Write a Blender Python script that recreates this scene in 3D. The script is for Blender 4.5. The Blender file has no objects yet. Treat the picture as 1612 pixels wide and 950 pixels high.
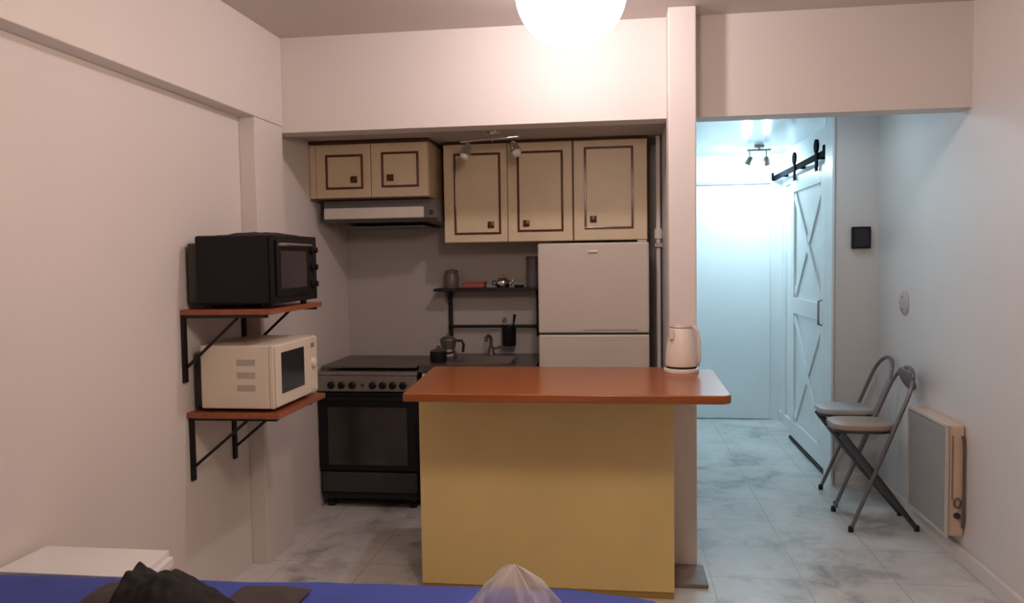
import bpy, bmesh, math, random
from mathutils import Vector, Matrix
random.seed(7)
S = bpy.context.scene
C = S.collection
PI = math.pi

# ------------------------------------------------------------------ camera
F, YAW, PIT, ROL, CH = 1250.0, 0.1346623, -0.0543024, -0.0150124, 1.45
fw = Vector((-math.sin(YAW)*math.cos(PIT), math.cos(YAW)*math.cos(PIT), math.sin(PIT)))
r0 = Vector((math.cos(YAW), math.sin(YAW), 0)); u0 = r0.cross(fw)
rr = r0*math.cos(ROL) + u0*math.sin(ROL); uu = -r0*math.sin(ROL) + u0*math.cos(ROL)
cam = bpy.data.objects.new('camera', bpy.data.cameras.new('camera'))
cam.data.sensor_width = 36; cam.data.lens = 36*F/1612; cam.data.clip_start = 0.02
M = Matrix((rr, uu, -fw)).transposed().to_4x4(); M.translation = (0, 0, CH)
cam.matrix_world = M
C.objects.link(cam); S.camera = cam

# ------------------------------------------------------------------ world, exposure, light levels
w = bpy.data.worlds.new('world'); S.world = w; w.use_nodes = True
w.node_tree.nodes['Background'].inputs[0].default_value = (0.9, 0.8, 0.75, 1)
w.node_tree.nodes['Background'].inputs[1].default_value = 0.008
S.view_settings.view_transform = 'Standard'
S.view_settings.look = 'None'
S.view_settings.exposure = 0.0
S.view_settings.gamma = 1.0
S.view_settings.use_curve_mapping = False
ROOM_LAMP = ((1.0, 0.78, 0.635), 53.0)      # globe pendant of the front room
HALO_FILL = ((1.0, 0.85, 0.86), 330.0)      # added lamp, whitens the bulkhead to imitate the globe's glow
HALL_LAMP = ((0.62, 0.86, 1.0), 20.0)       # cool dome on the hall ceiling
HALL_SPOT = ((0.64, 0.89, 1.0), 800.0)     # the two small spots by the hall's end wall

# ------------------------------------------------------------------ materials
def mat(name, col, rough=0.5, metal=0.0, spec=0.5, emit=None, strength=0, var=0.0, scale=6.0, bump=0.0, trans=0.0, coat=0.0, alpha=1.0):
    m = bpy.data.materials.new(name); m.use_nodes = True
    nt = m.node_tree; b = nt.nodes['Principled BSDF']
    b.inputs['Base Color'].default_value = (*col, 1)
    b.inputs['Roughness'].default_value = rough
    b.inputs['Metallic'].default_value = metal
    b.inputs['Specular IOR Level'].default_value = spec
    b.inputs['Transmission Weight'].default_value = trans
    b.inputs['Coat Weight'].default_value = coat
    b.inputs['Alpha'].default_value = alpha
    if emit:
        b.inputs['Emission Color'].default_value = (*emit, 1)
        b.inputs['Emission Strength'].default_value = strength
    if var or bump:
        tc = nt.nodes.new('ShaderNodeTexCoord'); n = nt.nodes.new('ShaderNodeTexNoise')
        n.inputs['Scale'].default_value = scale; n.inputs['Detail'].default_value = 4
        nt.links.new(tc.outputs['Object'], n.inputs['Vector'])
        if var:
            r = nt.nodes.new('ShaderNodeValToRGB')
            r.color_ramp.elements[0].position = 0.3; r.color_ramp.elements[1].position = 0.7
            r.color_ramp.elements[0].color = (*[c*(1-var) for c in col], 1)
            r.color_ramp.elements[1].color = (*[min(1, c*(1+var)) for c in col], 1)
            nt.links.new(n.outputs['Fac'], r.inputs['Fac']); nt.links.new(r.outputs['Color'], b.inputs['Base Color'])
        if bump:
            bp = nt.nodes.new('ShaderNodeBump'); bp.inputs['Strength'].default_value = bump; bp.inputs['Distance'].default_value = 0.01
            nt.links.new(n.outputs['Fac'], bp.inputs['Height']); nt.links.new(bp.outputs['Normal'], b.inputs['Normal'])
    return m

def floor_mat():
    m = bpy.data.materials.new('marble tiles'); m.use_nodes = True; nt = m.node_tree; b = nt.nodes['Principled BSDF']
    N = nt.nodes.new; L = nt.links.new
    tc = N('ShaderNodeTexCoord')
    wp = N('ShaderNodeTexNoise'); wp.inputs['Scale'].default_value = 2.2; wp.inputs['Detail'].default_value = 6
    L(tc.outputs['Object'], wp.inputs['Vector'])
    mx = N('ShaderNodeVectorMath'); mx.operation = 'MULTIPLY_ADD'; mx.inputs[1].default_value = (0.9, 0.9, 0.9)
    L(wp.outputs['Color'], mx.inputs[0]); L(tc.outputs['Object'], mx.inputs[2])
    n1 = N('ShaderNodeTexNoise'); n1.inputs['Scale'].default_value = 2.6; n1.inputs['Detail'].default_value = 8; n1.inputs['Roughness'].default_value = 0.62
    L(mx.outputs[0], n1.inputs['Vector'])
    r1 = N('ShaderNodeValToRGB')
    e = r1.color_ramp.elements
    e[0].position = 0.32; e[0].color = (0.30, 0.31, 0.31, 1)
    e[1].position = 0.62; e[1].color = (0.74, 0.73, 0.70, 1)
    x = e.new(0.47); x.color = (0.62, 0.62, 0.60, 1)
    L(n1.outputs['Fac'], r1.inputs['Fac'])
    br = N('ShaderNodeTexBrick'); br.offset = 0.0; br.inputs['Scale'].default_value = 1.0
    br.inputs['Brick Width'].default_value = 0.4; br.inputs['Row Height'].default_value = 0.4
    br.inputs['Mortar Size'].default_value = 0.003; br.inputs['Mortar Smooth'].default_value = 0.4
    L(tc.outputs['Object'], br.inputs['Vector'])
    mul = N('ShaderNodeMixRGB'); mul.blend_type = 'MIX'; mul.inputs[2].default_value = (0.42, 0.41, 0.40, 1)
    L(r1.outputs['Color'], mul.inputs[1]); L(br.outputs['Fac'], mul.inputs[0])
    L(mul.outputs[0], b.inputs['Base Color'])
    b.inputs['Roughness'].default_value = 0.28
    return m

def wood_mat(name, c1, c2, rough=0.25, axis=0):
    m = bpy.data.materials.new(name); m.use_nodes = True; nt = m.node_tree; b = nt.nodes['Principled BSDF']
    N = nt.nodes.new; L = nt.links.new
    tc = N('ShaderNodeTexCoord'); mp = N('ShaderNodeMapping')
    sc = [14, 14, 14]; sc[axis] = 1.2; mp.inputs['Scale'].default_value = sc
    L(tc.outputs['Object'], mp.inputs['Vector'])
    n = N('ShaderNodeTexNoise'); n.inputs['Scale'].default_value = 2.0; n.inputs['Detail'].default_value = 6
    L(mp.outputs[0], n.inputs['Vector'])
    r = N('ShaderNodeValToRGB'); r.color_ramp.elements[0].position = 0.3; r.color_ramp.elements[1].position = 0.72
    r.color_ramp.elements[0].color = (*c1, 1); r.color_ramp.elements[1].color = (*c2, 1)
    L(n.outputs['Fac'], r.inputs['Fac']); L(r.outputs['Color'], b.inputs['Base Color'])
    b.inputs['Roughness'].default_value = rough
    return m

WALL = mat('wall paint', (0.74, 0.68, 0.64), 0.55, var=0.02, scale=1.5, bump=0.04)
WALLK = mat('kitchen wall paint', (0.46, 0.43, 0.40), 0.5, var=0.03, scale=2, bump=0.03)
WALLG = mat('gloss wall paint', (0.74, 0.69, 0.66), 0.32, var=0.02, scale=1.5, bump=0.03)
CEIL = mat('ceiling paint', (0.62, 0.55, 0.52), 0.6, var=0.02, scale=1.2)
HALLW = mat('hall paint', (0.80, 0.83, 0.84), 0.4, var=0.015, scale=2)
HALLC = mat('hall ceiling gloss paint', (0.48, 0.55, 0.62), 0.18, var=0.02, scale=2)
FLOOR = floor_mat()
WHITE = mat('white enamel', (0.80, 0.80, 0.79), 0.3, var=0.02, scale=5)
DOORW = mat('white door paint', (0.78, 0.80, 0.80), 0.38, var=0.03, scale=4)
FRIDGE = mat('fridge enamel', (0.60, 0.54, 0.47), 0.38, var=0.02, scale=3)
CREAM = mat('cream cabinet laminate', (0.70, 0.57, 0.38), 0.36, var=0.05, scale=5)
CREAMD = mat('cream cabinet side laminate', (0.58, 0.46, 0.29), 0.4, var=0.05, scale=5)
BROWN = mat('brown moulding', (0.10, 0.028, 0.018), 0.16)
KNOBM = mat('bronze knob', (0.09, 0.035, 0.018), 0.3, metal=0.6)
YELLOW = mat('yellow panel paint', (0.80, 0.61, 0.26), 0.5, var=0.04, scale=3)
TOPW = wood_mat('varnished red wood', (0.26, 0.072, 0.017), (0.37, 0.115, 0.027), 0.24, 0)
SHELFW = wood_mat('red shelf wood', (0.24, 0.065, 0.027), (0.36, 0.11, 0.045), 0.35, 1)
BLACK = mat('black enamel', (0.008, 0.007, 0.008), 0.4, spec=0.25)
BLACKM = mat('black matte metal', (0.015, 0.012, 0.012), 0.5, metal=0.3)
CHAR = mat('charcoal plastic', (0.034, 0.029, 0.028), 0.45, var=0.15, scale=8)
GLASSD = mat('dark oven glass', (0.03, 0.027, 0.026), 0.12, var=0.2, scale=6)
STEEL = mat('worn steel', (0.30, 0.27, 0.25), 0.35, metal=0.7, var=0.08, scale=7)
STEELD = mat('dull dark steel', (0.16, 0.14, 0.13), 0.4, metal=0.5, var=0.1, scale=7)
CHROME = mat('chrome', (0.8, 0.78, 0.76), 0.12, metal=1.0)
CREAMP = mat('cream plastic', (0.75, 0.66, 0.54), 0.4, var=0.02, scale=5)
KETTLE = mat('kettle white plastic', (0.80, 0.72, 0.65), 0.4)
GREYP = mat('grey plastic', (0.30, 0.27, 0.26), 0.45)
PLATEM = mat('beige cover plate', (0.52, 0.44, 0.42), 0.5)
COUNTER = mat('dark stone worktop', (0.075, 0.062, 0.058), 0.3, var=0.3, scale=30)
TUBE = mat('grey stool tube', (0.20, 0.185, 0.19), 0.35, metal=0.6)
SEATM = mat('grey padded vinyl', (0.46, 0.42, 0.41), 0.45, var=0.06, scale=8)
SEATB = mat('tan padded vinyl', (0.36, 0.27, 0.21), 0.45, var=0.12, scale=10)
PADB = mat('grey brown vinyl', (0.17, 0.13, 0.125), 0.5)
LEGM = mat('dark painted tube', (0.075, 0.07, 0.075), 0.4, metal=0.4)
HEATF = mat('heater grille enamel', (0.36, 0.33, 0.315), 0.45, var=0.04, scale=6)
HEATS = mat('heater cream enamel', (0.72, 0.52, 0.38), 0.45, var=0.04, scale=6)
BLUE = mat('blue bed cover', (0.042, 0.066, 0.34), 0.75, var=0.12, scale=7, bump=0.3)
MATT = mat('mattress ticking', (0.6, 0.6, 0.62), 0.8, var=0.05)
BEDW = wood_mat('dark bed wood', (0.10, 0.05, 0.03), (0.16, 0.08, 0.05), 0.45, 0)
CLOTHB = mat('black cloth', (0.008, 0.006, 0.006), 0.85, var=0.2, scale=20, bump=0.4)
CLOTHG = mat('brown grey blanket', (0.055, 0.042, 0.042), 0.9, var=0.15, scale=14, bump=0.4)
BAGM = mat('clear plastic film', (0.78, 0.74, 0.76), 0.15, var=0.05, scale=20, alpha=0.42)
RED = mat('red plastic', (0.35, 0.08, 0.06), 0.5)
JAR = mat('dull purple ceramic', (0.14, 0.10, 0.10), 0.4)
THRESH = mat('brown stone', (0.24, 0.19, 0.16), 0.4, var=0.3, scale=14)
RUBBER = mat('black rubber', (0.01, 0.01, 0.012), 0.7)
TRACK = mat('dark steel track', (0.006, 0.007, 0.012), 0.9, spec=0.05)
GROOVE = mat('grey blue trim paint', (0.46, 0.52, 0.56), 0.5)  # one even grey blue for the hall rail, near jamb and door head
GLOBE = mat('opal glass lit', (1, 1, 1), 0.5, emit=ROOM_LAMP[0], strength=ROOM_LAMP[1])
HALO_MAT = mat('halo fill emitter', (1, 1, 1), 0.5, emit=HALO_FILL[0], strength=HALO_FILL[1])
HDOME = mat('opal dome lit', (1, 1, 1), 0.5, emit=HALL_LAMP[0], strength=HALL_LAMP[1])
HSPOT = mat('spot bulb lit', (1, 1, 1), 0.5, emit=HALL_SPOT[0], strength=HALL_SPOT[1])

# ------------------------------------------------------------------ geometry helpers (world coordinates; part() subtracts its thing's base)
def B(): return bmesh.new()
def _merge(bm, t, mtx=None):
    if mtx: t.transform(mtx)
    me = bpy.data.meshes.new('tmp'); t.to_mesh(me); t.free(); bm.from_mesh(me); bpy.data.meshes.remove(me)
def box(bm, x0, x1, y0, y1, z0, z1, bev=0.0, seg=2, mtx=None):
    t = B(); bmesh.ops.create_cube(t, size=1)
    for v in t.verts: v.co = Vector(((x0+x1)/2+v.co.x*(x1-x0), (y0+y1)/2+v.co.y*(y1-y0), (z0+z1)/2+v.co.z*(z1-z0)))
    if bev: bmesh.ops.bevel(t, geom=t.edges[:], offset=bev, segments=seg, affect='EDGES', profile=0.5)
    _merge(bm, t, mtx); return bm
def prism(bm, pts, z0, z1, bev=0.0, mtx=None):
    t = B(); vs = [t.verts.new((p[0], p[1], z0)) for p in pts]; f = t.faces.new(vs)
    g = bmesh.ops.extrude_face_region(t, geom=[f])
    for v in g['geom']:
        if isinstance(v, bmesh.types.BMVert): v.co.z = z1
    bmesh.ops.recalc_face_normals(t, faces=t.faces[:])
    if bev: bmesh.ops.bevel(t, geom=t.edges[:], offset=bev, segments=2, affect='EDGES', profile=0.5)
    _merge(bm, t, mtx); return bm
def frame_of(d):
    d = d.normalized(); a = Vector((0, 0, 1)) if abs(d.z) < 0.9 else Vector((1, 0, 0))
    x = d.cross(a).normalized(); return x, d.cross(x).normalized()
def tube(bm, pts, r, n=12, closed=False, flat=None):
    pts = [Vector(p) for p in pts]; t = B(); rings = []
    m = len(pts); px = None
    for i, p in enumerate(pts):
        a = pts[(i-1) % m] if (closed or i) else p; b = pts[(i+1) % m] if (closed or i < m-1) else p
        d = (b-a).normalized()
        if px is None: px, _ = frame_of(d)
        x = (px - d*px.dot(d)).normalized(); y = d.cross(x); px = x
        rad = r[i] if isinstance(r, (list, tuple)) else r
        rings.append([t.verts.new(p + x*rad*math.cos(2*PI*k/n) + y*rad*math.sin(2*PI*k/n)*(flat or 1)) for k in range(n)])
    for i in range(m if closed else m-1):
        A, Bq = rings[i], rings[(i+1) % m]
        for k in range(n): t.faces.new((A[k], A[(k+1) % n], Bq[(k+1) % n], Bq[k]))
    if not closed: t.faces.new(rings[0][::-1]); t.faces.new(rings[-1])
    bmesh.ops.recalc_face_normals(t, faces=t.faces[:])
    _merge(bm, t); return bm
def lathe(bm, prof, c=(0, 0, 0), n=32, axis='z', sx=1, sy=1, mtx=None):
    t = B(); rings = []
    for r, z in prof:
        if r < 1e-5: rings.append([t.verts.new((0, 0, z))])
        else: rings.append([t.verts.new((r*sx*math.cos(2*PI*k/n), r*sy*math.sin(2*PI*k/n), z)) for k in range(n)])
    for A, Q in zip(rings, rings[1:]):
        for k in range(n):
            k2 = (k+1) % n
            if len(A) == 1 and len(Q) == 1: continue
            if len(A) == 1: t.faces.new((A[0], Q[k2], Q[k]))
            elif len(Q) == 1: t.faces.new((A[k], A[k2], Q[0]))
            else: t.faces.new((A[k], A[k2], Q[k2], Q[k]))
    if len(rings[0]) > 1: t.faces.new(rings[0][::-1])
    if len(rings[-1]) > 1: t.faces.new(rings[-1])
    bmesh.ops.recalc_face_normals(t, faces=t.faces[:])
    if axis == 'y': t.transform(Matrix.Rotation(PI/2, 4, 'X'))     # z -> -y
    if axis == 'x': t.transform(Matrix.Rotation(PI/2, 4, 'Y'))     # z -> +x
    if mtx: t.transform(mtx)
    t.transform(Matrix.Translation(c)); _merge(bm, t); return bm
def rect_ring(bm, x0, x1, z0, z1, y0, y1, w):                      # a rectangular moulding lying in an x-z plane
    box(bm, x0, x1, y0, y1, z1-w, z1, .0022, 3); box(bm, x0, x1, y0, y1, z0, z0+w, .0022, 3)
    box(bm, x0, x0+w, y0, y1, z0+w, z1-w, .0022, 3); box(bm, x1-w, x1, y0, y1, z0+w, z1-w, .0022, 3); return bm

def root_off(p):
    while p.parent: p = p.parent
    return p.location
def part(name, bm, m, parent=None, smooth=False, label=None):
    if parent: bm.transform(Matrix.Translation(-root_off(parent)))
    me = bpy.data.meshes.new(name); bm.to_mesh(me); bm.free(); me.materials.append(m)
    if smooth:
        for p in me.polygons: p.use_smooth = True
        try: me.set_sharp_from_angle(angle=math.radians(38))
        except Exception: pass
    o = bpy.data.objects.new(name, me); C.objects.link(o)
    if parent: o.parent = parent
    if label: o['label'] = label
    return o
def thing(name, label, cat, loc, group=None, kind=None):
    o = bpy.data.objects.new(name, None); C.objects.link(o); o.location = loc; o.empty_display_size = 0.05
    if label: o['label'] = label
    if cat: o['category'] = cat
    if group: o['group'] = group
    if kind: o['kind'] = kind
    return o
def tag(o, label, cat, group=None, kind=None):
    if kind: o['kind'] = kind
    if label: o['label'] = label
    if cat: o['category'] = cat
    if group: o['group'] = group
    return o
def struct(name, bm, m, parent=None, label=None, cat=None):
    o = part(name, bm, m, parent)
    if not parent:
        o['kind'] = 'structure'
        if label: o['label'] = label
        o['category'] = cat or name.split('_')[0]
    return o

# ------------------------------------------------------------------ room shell
ZC, ZB, ZK, ZH = 2.57, 2.10, 2.135, 2.32
XL, XR, YB, YH, YF, YR = -1.76, 1.58, 5.0, 7.157, 3.86, -1.6
struct('floor', box(B(), -2.0, 1.9, YR-.1, YH+.2, -0.1, 0), FLOOR, label='grey white veined marble tile floor running from the room into the hall', cat='floor')
struct('ceiling', box(B(), -1.9, 1.75, YR-.1, YF, ZC, ZC+.1), CEIL, label='pinkish painted ceiling of the front room', cat='ceiling')
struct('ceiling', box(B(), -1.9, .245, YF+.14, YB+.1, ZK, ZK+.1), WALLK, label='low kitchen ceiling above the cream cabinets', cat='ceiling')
struct('ceiling', box(B(), .345, 1.75, YF+.14, YH+.1, ZH, ZH+.1), HALLC, label='glossy bluish white hall ceiling', cat='ceiling')
struct('wall_left', box(B(), -1.9, XL, YR-.1, YB+.1, 0, ZC), WALL, label='plain left wall carrying the two wooden shelves', cat='wall')
struct('wall_right', box(B(), XR, 1.72, YR-.1, 5.15, 0, ZC), WALLG, label='pale right wall with the heater on it', cat='wall')
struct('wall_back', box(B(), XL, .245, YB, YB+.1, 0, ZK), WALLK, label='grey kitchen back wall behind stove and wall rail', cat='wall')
struct('wall_front', box(B(), XL, XR, YR-.1, YR, 0, ZC), WALL)
struct('wall_bulkhead', box(B(), XL, XR, YF, YF+.14, ZB, ZC+.1), WALL, label='upper wall hanging over the kitchen opening and hall entrance', cat='wall')
bm = box(B(), .245, .345, YF+.002, YF+.14, 0, ZB); box(bm, .245, .345, YF+.14, YH, 0, 2.42)
struct('wall_partition', bm, HALLW, label='wall between the kitchen and the hall', cat='wall')
struct('trim_1', box(B(), XL, -1.675, YR, YF, 2.13, ZC, 0.004), WALL, label='long boxed beam along the top of the left wall', cat='beam')
struct('trim_2', box(B(), XL, -1.680, 3.55, 3.8595, 0, 2.13, 0.004), WALL, label='shallow pilaster on the left wall before the kitchen', cat='pilaster')
struct('trim_3', box(B(), .226, .350, 3.70, YF, 0, ZC, 0.006), WALL, label='slim white square column at the end of the island', cat='column')
struct('wall_hall_back', box(B(), .345, 1.41, YH, YH+.1, 0, ZH), HALLW, label='bright end wall of the hall', cat='wall')
struct('wall_hall_right', box(B(), 1.40, 1.50, 5.30, YH, 0, ZH), HALLW, label='hall side wall behind the sliding door', cat='wall')
struct('wall_nook', box(B(), 1.315, 1.72, 5.15, 5.30, 0, ZH, 0.003), WALLG, label='short wall facing the room with the dark box on it', cat='wall')
# flat panel with a top rail on the hall's end wall, skirting
struct('trim_4', box(B(), .36, 1.30, YH-.012, YH, 0.01, 2.055, 0.003), HALLW, label='tall flat white closet panel closing the hall end', cat='closet panel')
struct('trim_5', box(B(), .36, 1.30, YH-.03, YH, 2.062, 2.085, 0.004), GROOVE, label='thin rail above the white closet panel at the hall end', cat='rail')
struct('trim_7', box(B(), 1.300, 1.3148, 5.12, 5.30, 0, ZH-.001, .003), DOORW, label='corner moulding, white as the lit edge, at the hall end of the short wall', cat='moulding')  # white puts the lit edge of the short wall into the colour
struct('baseboard_hall', box(B(), 1.375, 1.40, 6.42, YH, 0, .09, 0.004), HALLW)
struct('baseboard_right', box(B(), 1.558, XR, YR, 5.15, 0, .075, 0.004), WALLG)
struct('baseboard_nook', box(B(), 1.33, 1.558, 5.135, 5.15, 0, .075, 0.003), WALLG)
struct('trim_6', box(B(), .232, .375, 3.46, 3.695, 0.0, .018, 0.004), THRESH, label='brown stone strip on the floor at the foot of the column', cat='threshold')
# pipe strip right of the fridge
p = thing('water_pipe', 'white vertical pipe in the gap between the fridge side and the column', 'pipe', (.222, 4.60, 0))
part('pipe', tube(B(), [(.222, 4.60, 0.0), (.222, 4.60, 2.13)], .013), WALL, p, True)
part('clamp', box(B(), .198, .245, 4.575, 4.625, 1.50, 1.525, .003), STEEL, p)
bm = B(); lathe(bm, [(.022, 0), (.022, .05), (.013, .06)], (.222, 4.60, 1.55)); part('coupling', bm, WALL, p, True)

# ------------------------------------------------------------------ sliding barn door
d = thing('door_1', 'white barn style sliding door with crossed braces in the hall', 'door', (1.335, 5.88, 0), kind='structure')
y0, y1, zb, zt = 5.37, 6.40, .035, 2.03
part('door_panel', box(B(), 1.335, 1.352, y0, y1, zb, zt, .002), DOORW, d)
def stile(a, b, c, e): return box(B(), 1.318, 1.335, a, b, c, e, .003)
part('stile', stile(y0, y0+.11, zb, zt), DOORW, d); part('stile', stile(y1-.11, y1, zb, zt), DOORW, d)
part('rail', stile(y0+.11, y1-.11, zt-.11, zt), DOORW, d); part('rail', stile(y0+.11, y1-.11, zb, zb+.13), DOORW, d)
part('rail', stile(y0+.11, y1-.11, 1.00, 1.12), DOORW, d)
def brace(ya, za, yb, zb_, x0=1.320, x1=1.335):
    v = Vector((0, yb-ya, zb_-za)); L = v.length; a = math.atan2(v.z, v.y)
    bm = B(); box(bm, x0, x1, -L/2, L/2, -.035, .035, .003)
    bm.transform(Matrix.Translation((0, (ya+yb)/2, (za+zb_)/2)) @ Matrix.Rotation(a, 4, 'X')); return bm
for za, zz in ((1.15, zt-.14), (zb+.16, .97)):
    part('cross_brace', brace(y0+.13, za, y1-.13, zz), DOORW, d)
    part('cross_brace', brace(y0+.13, zz, y1-.13, za, 1.323, 1.334), DOORW, d)
t_ = part('track', box(B(), 1.312, 1.320, 5.33, 7.08, 2.075, 2.12, .002), TRACK, d, label='dark sliding track')
for y in (5.34, 7.06): part('end_stop', box(B(), 1.296, 1.312, y-.018, y+.018, 2.08, 2.145, .004), TRACK, t_)
for y in (5.55, 6.22):
    h = part('hanger', box(B(), 1.300, 1.311, y-.028, y+.028, 2.00, 2.15, .003), TRACK, d, label='dark hanger strap')
    bm = B(); lathe(bm, [(0, 0), (.045, 0), (.045, .016), (0, .016)], (1.297, y, 2.165), axis='x'); part('wheel', bm, TRACK, h, True)
for y in (5.7, 6.3, 6.9):
    part('stand_off', lathe(B(), [(.012, 0), (.012, .08)], (1.321, y, 2.105), axis='x'), TRACK, d)
part('door_gap_strip', box(B(), 1.312, 1.345, y0-.01, y1+.02, .006, .028, .004), RUBBER, d, label='black strip for the shaded gap under the door')  # black strip stands in for the shaded gap under the door
part('pull_handle', tube(B(), [(1.319, 5.43, .98), (1.295, 5.43, .985), (1.295, 5.43, 1.14), (1.319, 5.43, 1.145)], .007), STEEL, d, True)
# frame of the doorway behind the sliding door
f = thing('door_2', 'white door frame on the hall side wall beyond the sliding door', 'door frame', (1.39, 6.6, 0), kind='structure')
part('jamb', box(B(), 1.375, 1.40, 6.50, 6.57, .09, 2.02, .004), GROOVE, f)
part('jamb', box(B(), 1.375, 1.40, 6.93, 7.00, .09, 2.02, .004), DOORW, f)
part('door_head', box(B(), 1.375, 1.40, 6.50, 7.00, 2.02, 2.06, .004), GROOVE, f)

# ------------------------------------------------------------------ breakfast island
t = thing('breakfast_island', 'yellow panelled breakfast island with a red brown wooden top', 'island', (-.32, 3.4, 0))
bm = box(B(), -.868, .221, 3.335, 3.352, .03, .897, .002)
part('front_panel', bm, YELLOW, t, label='yellow front panel')
bm = box(B(), -.868, -.850, 3.352, 3.66, 0, .897, .002); part('side_panel', bm, YELLOW, t)
bm = box(B(), .203, .221, 3.352, 3.66, 0, .897, .002); part('side_panel', bm, YELLOW, t)
part('back_panel', box(B(), -.850, .203, 3.645, 3.66, .03, .897, .002), CREAM, t)
part('plinth', box(B(), -.862, .218, 3.340, 3.655, 0, .03, .002), mat('ochre plinth', (.42, .28, .07), .6), t)
pts = [(-.838, 2.975)]
cx_, cy_, rc = .410-.045, 2.975+.045, .045
pts += [(cx_+rc*math.sin(a*PI/16), cy_-rc*math.cos(a*PI/16)) for a in range(0, 9)]
pts += [(.418, 3.66), (.395, 3.69), (.224, 3.69), (.224, 3.75), (-.895, 3.75)]
part('tabletop', prism(B(), pts, .899, .932, .005), TOPW, t, label='varnished red brown wooden top')

# kettle on the island
KX, KY, KZ = .272, 3.598, .932
t = thing('electric_kettle', 'white plastic electric kettle on the right end of the wooden island top', 'kettle', (KX, KY, KZ))
part('power_base', lathe(B(), [(0, 0), (.075, 0), (.078, .006), (.076, .016), (.066, .019), (0, .019)], (KX, KY, KZ)), KETTLE, t, True)
part('seal_ring', lathe(B(), [(.066, .0192), (.068, .022), (.068, .027), (.064, .029)], (KX, KY, KZ)), RUBBER, t, True)
b_ = part('body', lathe(B(), [(0, .029), (.069, .029), (.071, .04), (.068, .09), (.061, .14), (.052, .185), (.047, .198), (0, .198)], (KX, KY, KZ)), KETTLE, t, True)
bm = B(); prism(bm, [(-.014, -.050), (.014, -.050), (0.0, -.066)], .150, .196, .002, Matrix.Translation((KX-.02, KY, KZ)) @ Matrix.Rotation(-.5, 4, 'Z'))
part('spout', bm, KETTLE, b_)
part('lid', lathe(B(), [(.048, .1985), (.050, .203), (.043, .212), (.018, .217), (0, .218)], (KX, KY, KZ)), mat('pale mauve plastic', (.55, .44, .42), .4), t, True)
hx = lambda a: KX + a*.92
hy = lambda a: KY + a*.10
part('handle', tube(B(), [(hx(.046), hy(.046), KZ+.195), (hx(.062), hy(.062), KZ+.198), (hx(.078), hy(.078), KZ+.180), (hx(.086), hy(.086), KZ+.13), (hx(.087), hy(.087), KZ+.07), (hx(.084), hy(.084), KZ+.045), (hx(.070), hy(.070), KZ+.042)], .009, 12), KETTLE, t, True)
part('switch', box(B(), KX+.062, KX+.078, KY-.03, KY-.012, KZ+.03, KZ+.04, .002), GREYP, t)

# ------------------------------------------------------------------ stove
t = thing('gas_stove', 'black freestanding gas stove with steel control panel against the left kitchen wall', 'stove', (-1.455, 4.7, 0))
X0, X1, Y0, Y1 = -1.752, -1.158, 4.41, 4.975
part('body', box(B(), X0, X1, Y0+.03, Y1, .06, .782, .006), BLACK, t)
part('cooktop', box(B(), X0-.003, X1+.003, Y0, Y1, .783, .806, .006), STEEL, t, label='steel cooktop')
part('glass_lid', box(B(), X0+.01, X1-.01, Y0+.04, Y1-.01, .822, .834, .004), STEELD, t, label='dull closed lid over the burners')
for x in (X0+.03, X1-.03):
    part('lid_hinge', box(B(), x-.015, x+.015, Y1-.04, Y1-.01, .806, .822, .002), STEELD, t)
for x in (X0+.15, X1-.15):
    for y in (4.56, 4.83): part('burner', lathe(B(), [(.05, .806), (.05, .812), (.03, .816), (.03, .820), (0, .820)], (x, y, 0)), BLACKM, t, True)
part('control_panel', box(B(), X0, X1, Y0, Y0+.03, .690, .782, .004), STEEL, t, label='steel control panel')
for px in (-1.668, -1.606, -1.540, -1.418, -1.358, -1.298, -1.238):
    k = part('knob', lathe(B(), [(.021, 0), (.021, .012), (.015, .016), (.014, .026), (0, .027)], (px, Y0-.0002, .728), axis='y', n=20), BLACK, t, True)
part('timer_dial', lathe(B(), [(.010, 0), (.010, .006), (0, .007)], (-1.479, Y0-.0002, .728), axis='y', n=16), CHAR, t, True)
dr = part('oven_door', box(B(), X0+.002, X1-.002, Y0-.002, Y0+.028, .225, .684, .010), BLACK, t)
part('oven_window', box(B(), X0+.06, X1-.06, Y0-.005, Y0-.0022, .26, .60, .001), GLASSD, dr, label='brownish dark oven glass')
part('door_handle', tube(B(), [(X0+.03, Y0-.002, .655), (X0+.03, Y0-.035, .655), (X1-.03, Y0-.035, .655), (X1-.03, Y0-.002, .655)], .010), BLACK, dr, True)
part('warming_drawer', box(B(), X0+.012, X1-.012, Y0, Y0+.028, .095, .215, .008), CHAR, t, label='charcoal bottom drawer')
part('toe_plate', box(B(), X0+.02, X1-.02, Y0+.012, Y0+.028, .055, .09, .003), BLACKM, t)
for x in (X0+.05, X1-.05):
    for y in (Y0+.06, Y1-.06): part('foot', lathe(B(), [(.024, 0), (.024, .02), (.014, .03), (.014, .06)], (x, y, 0), n=16), BLACKM, t, True)

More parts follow.
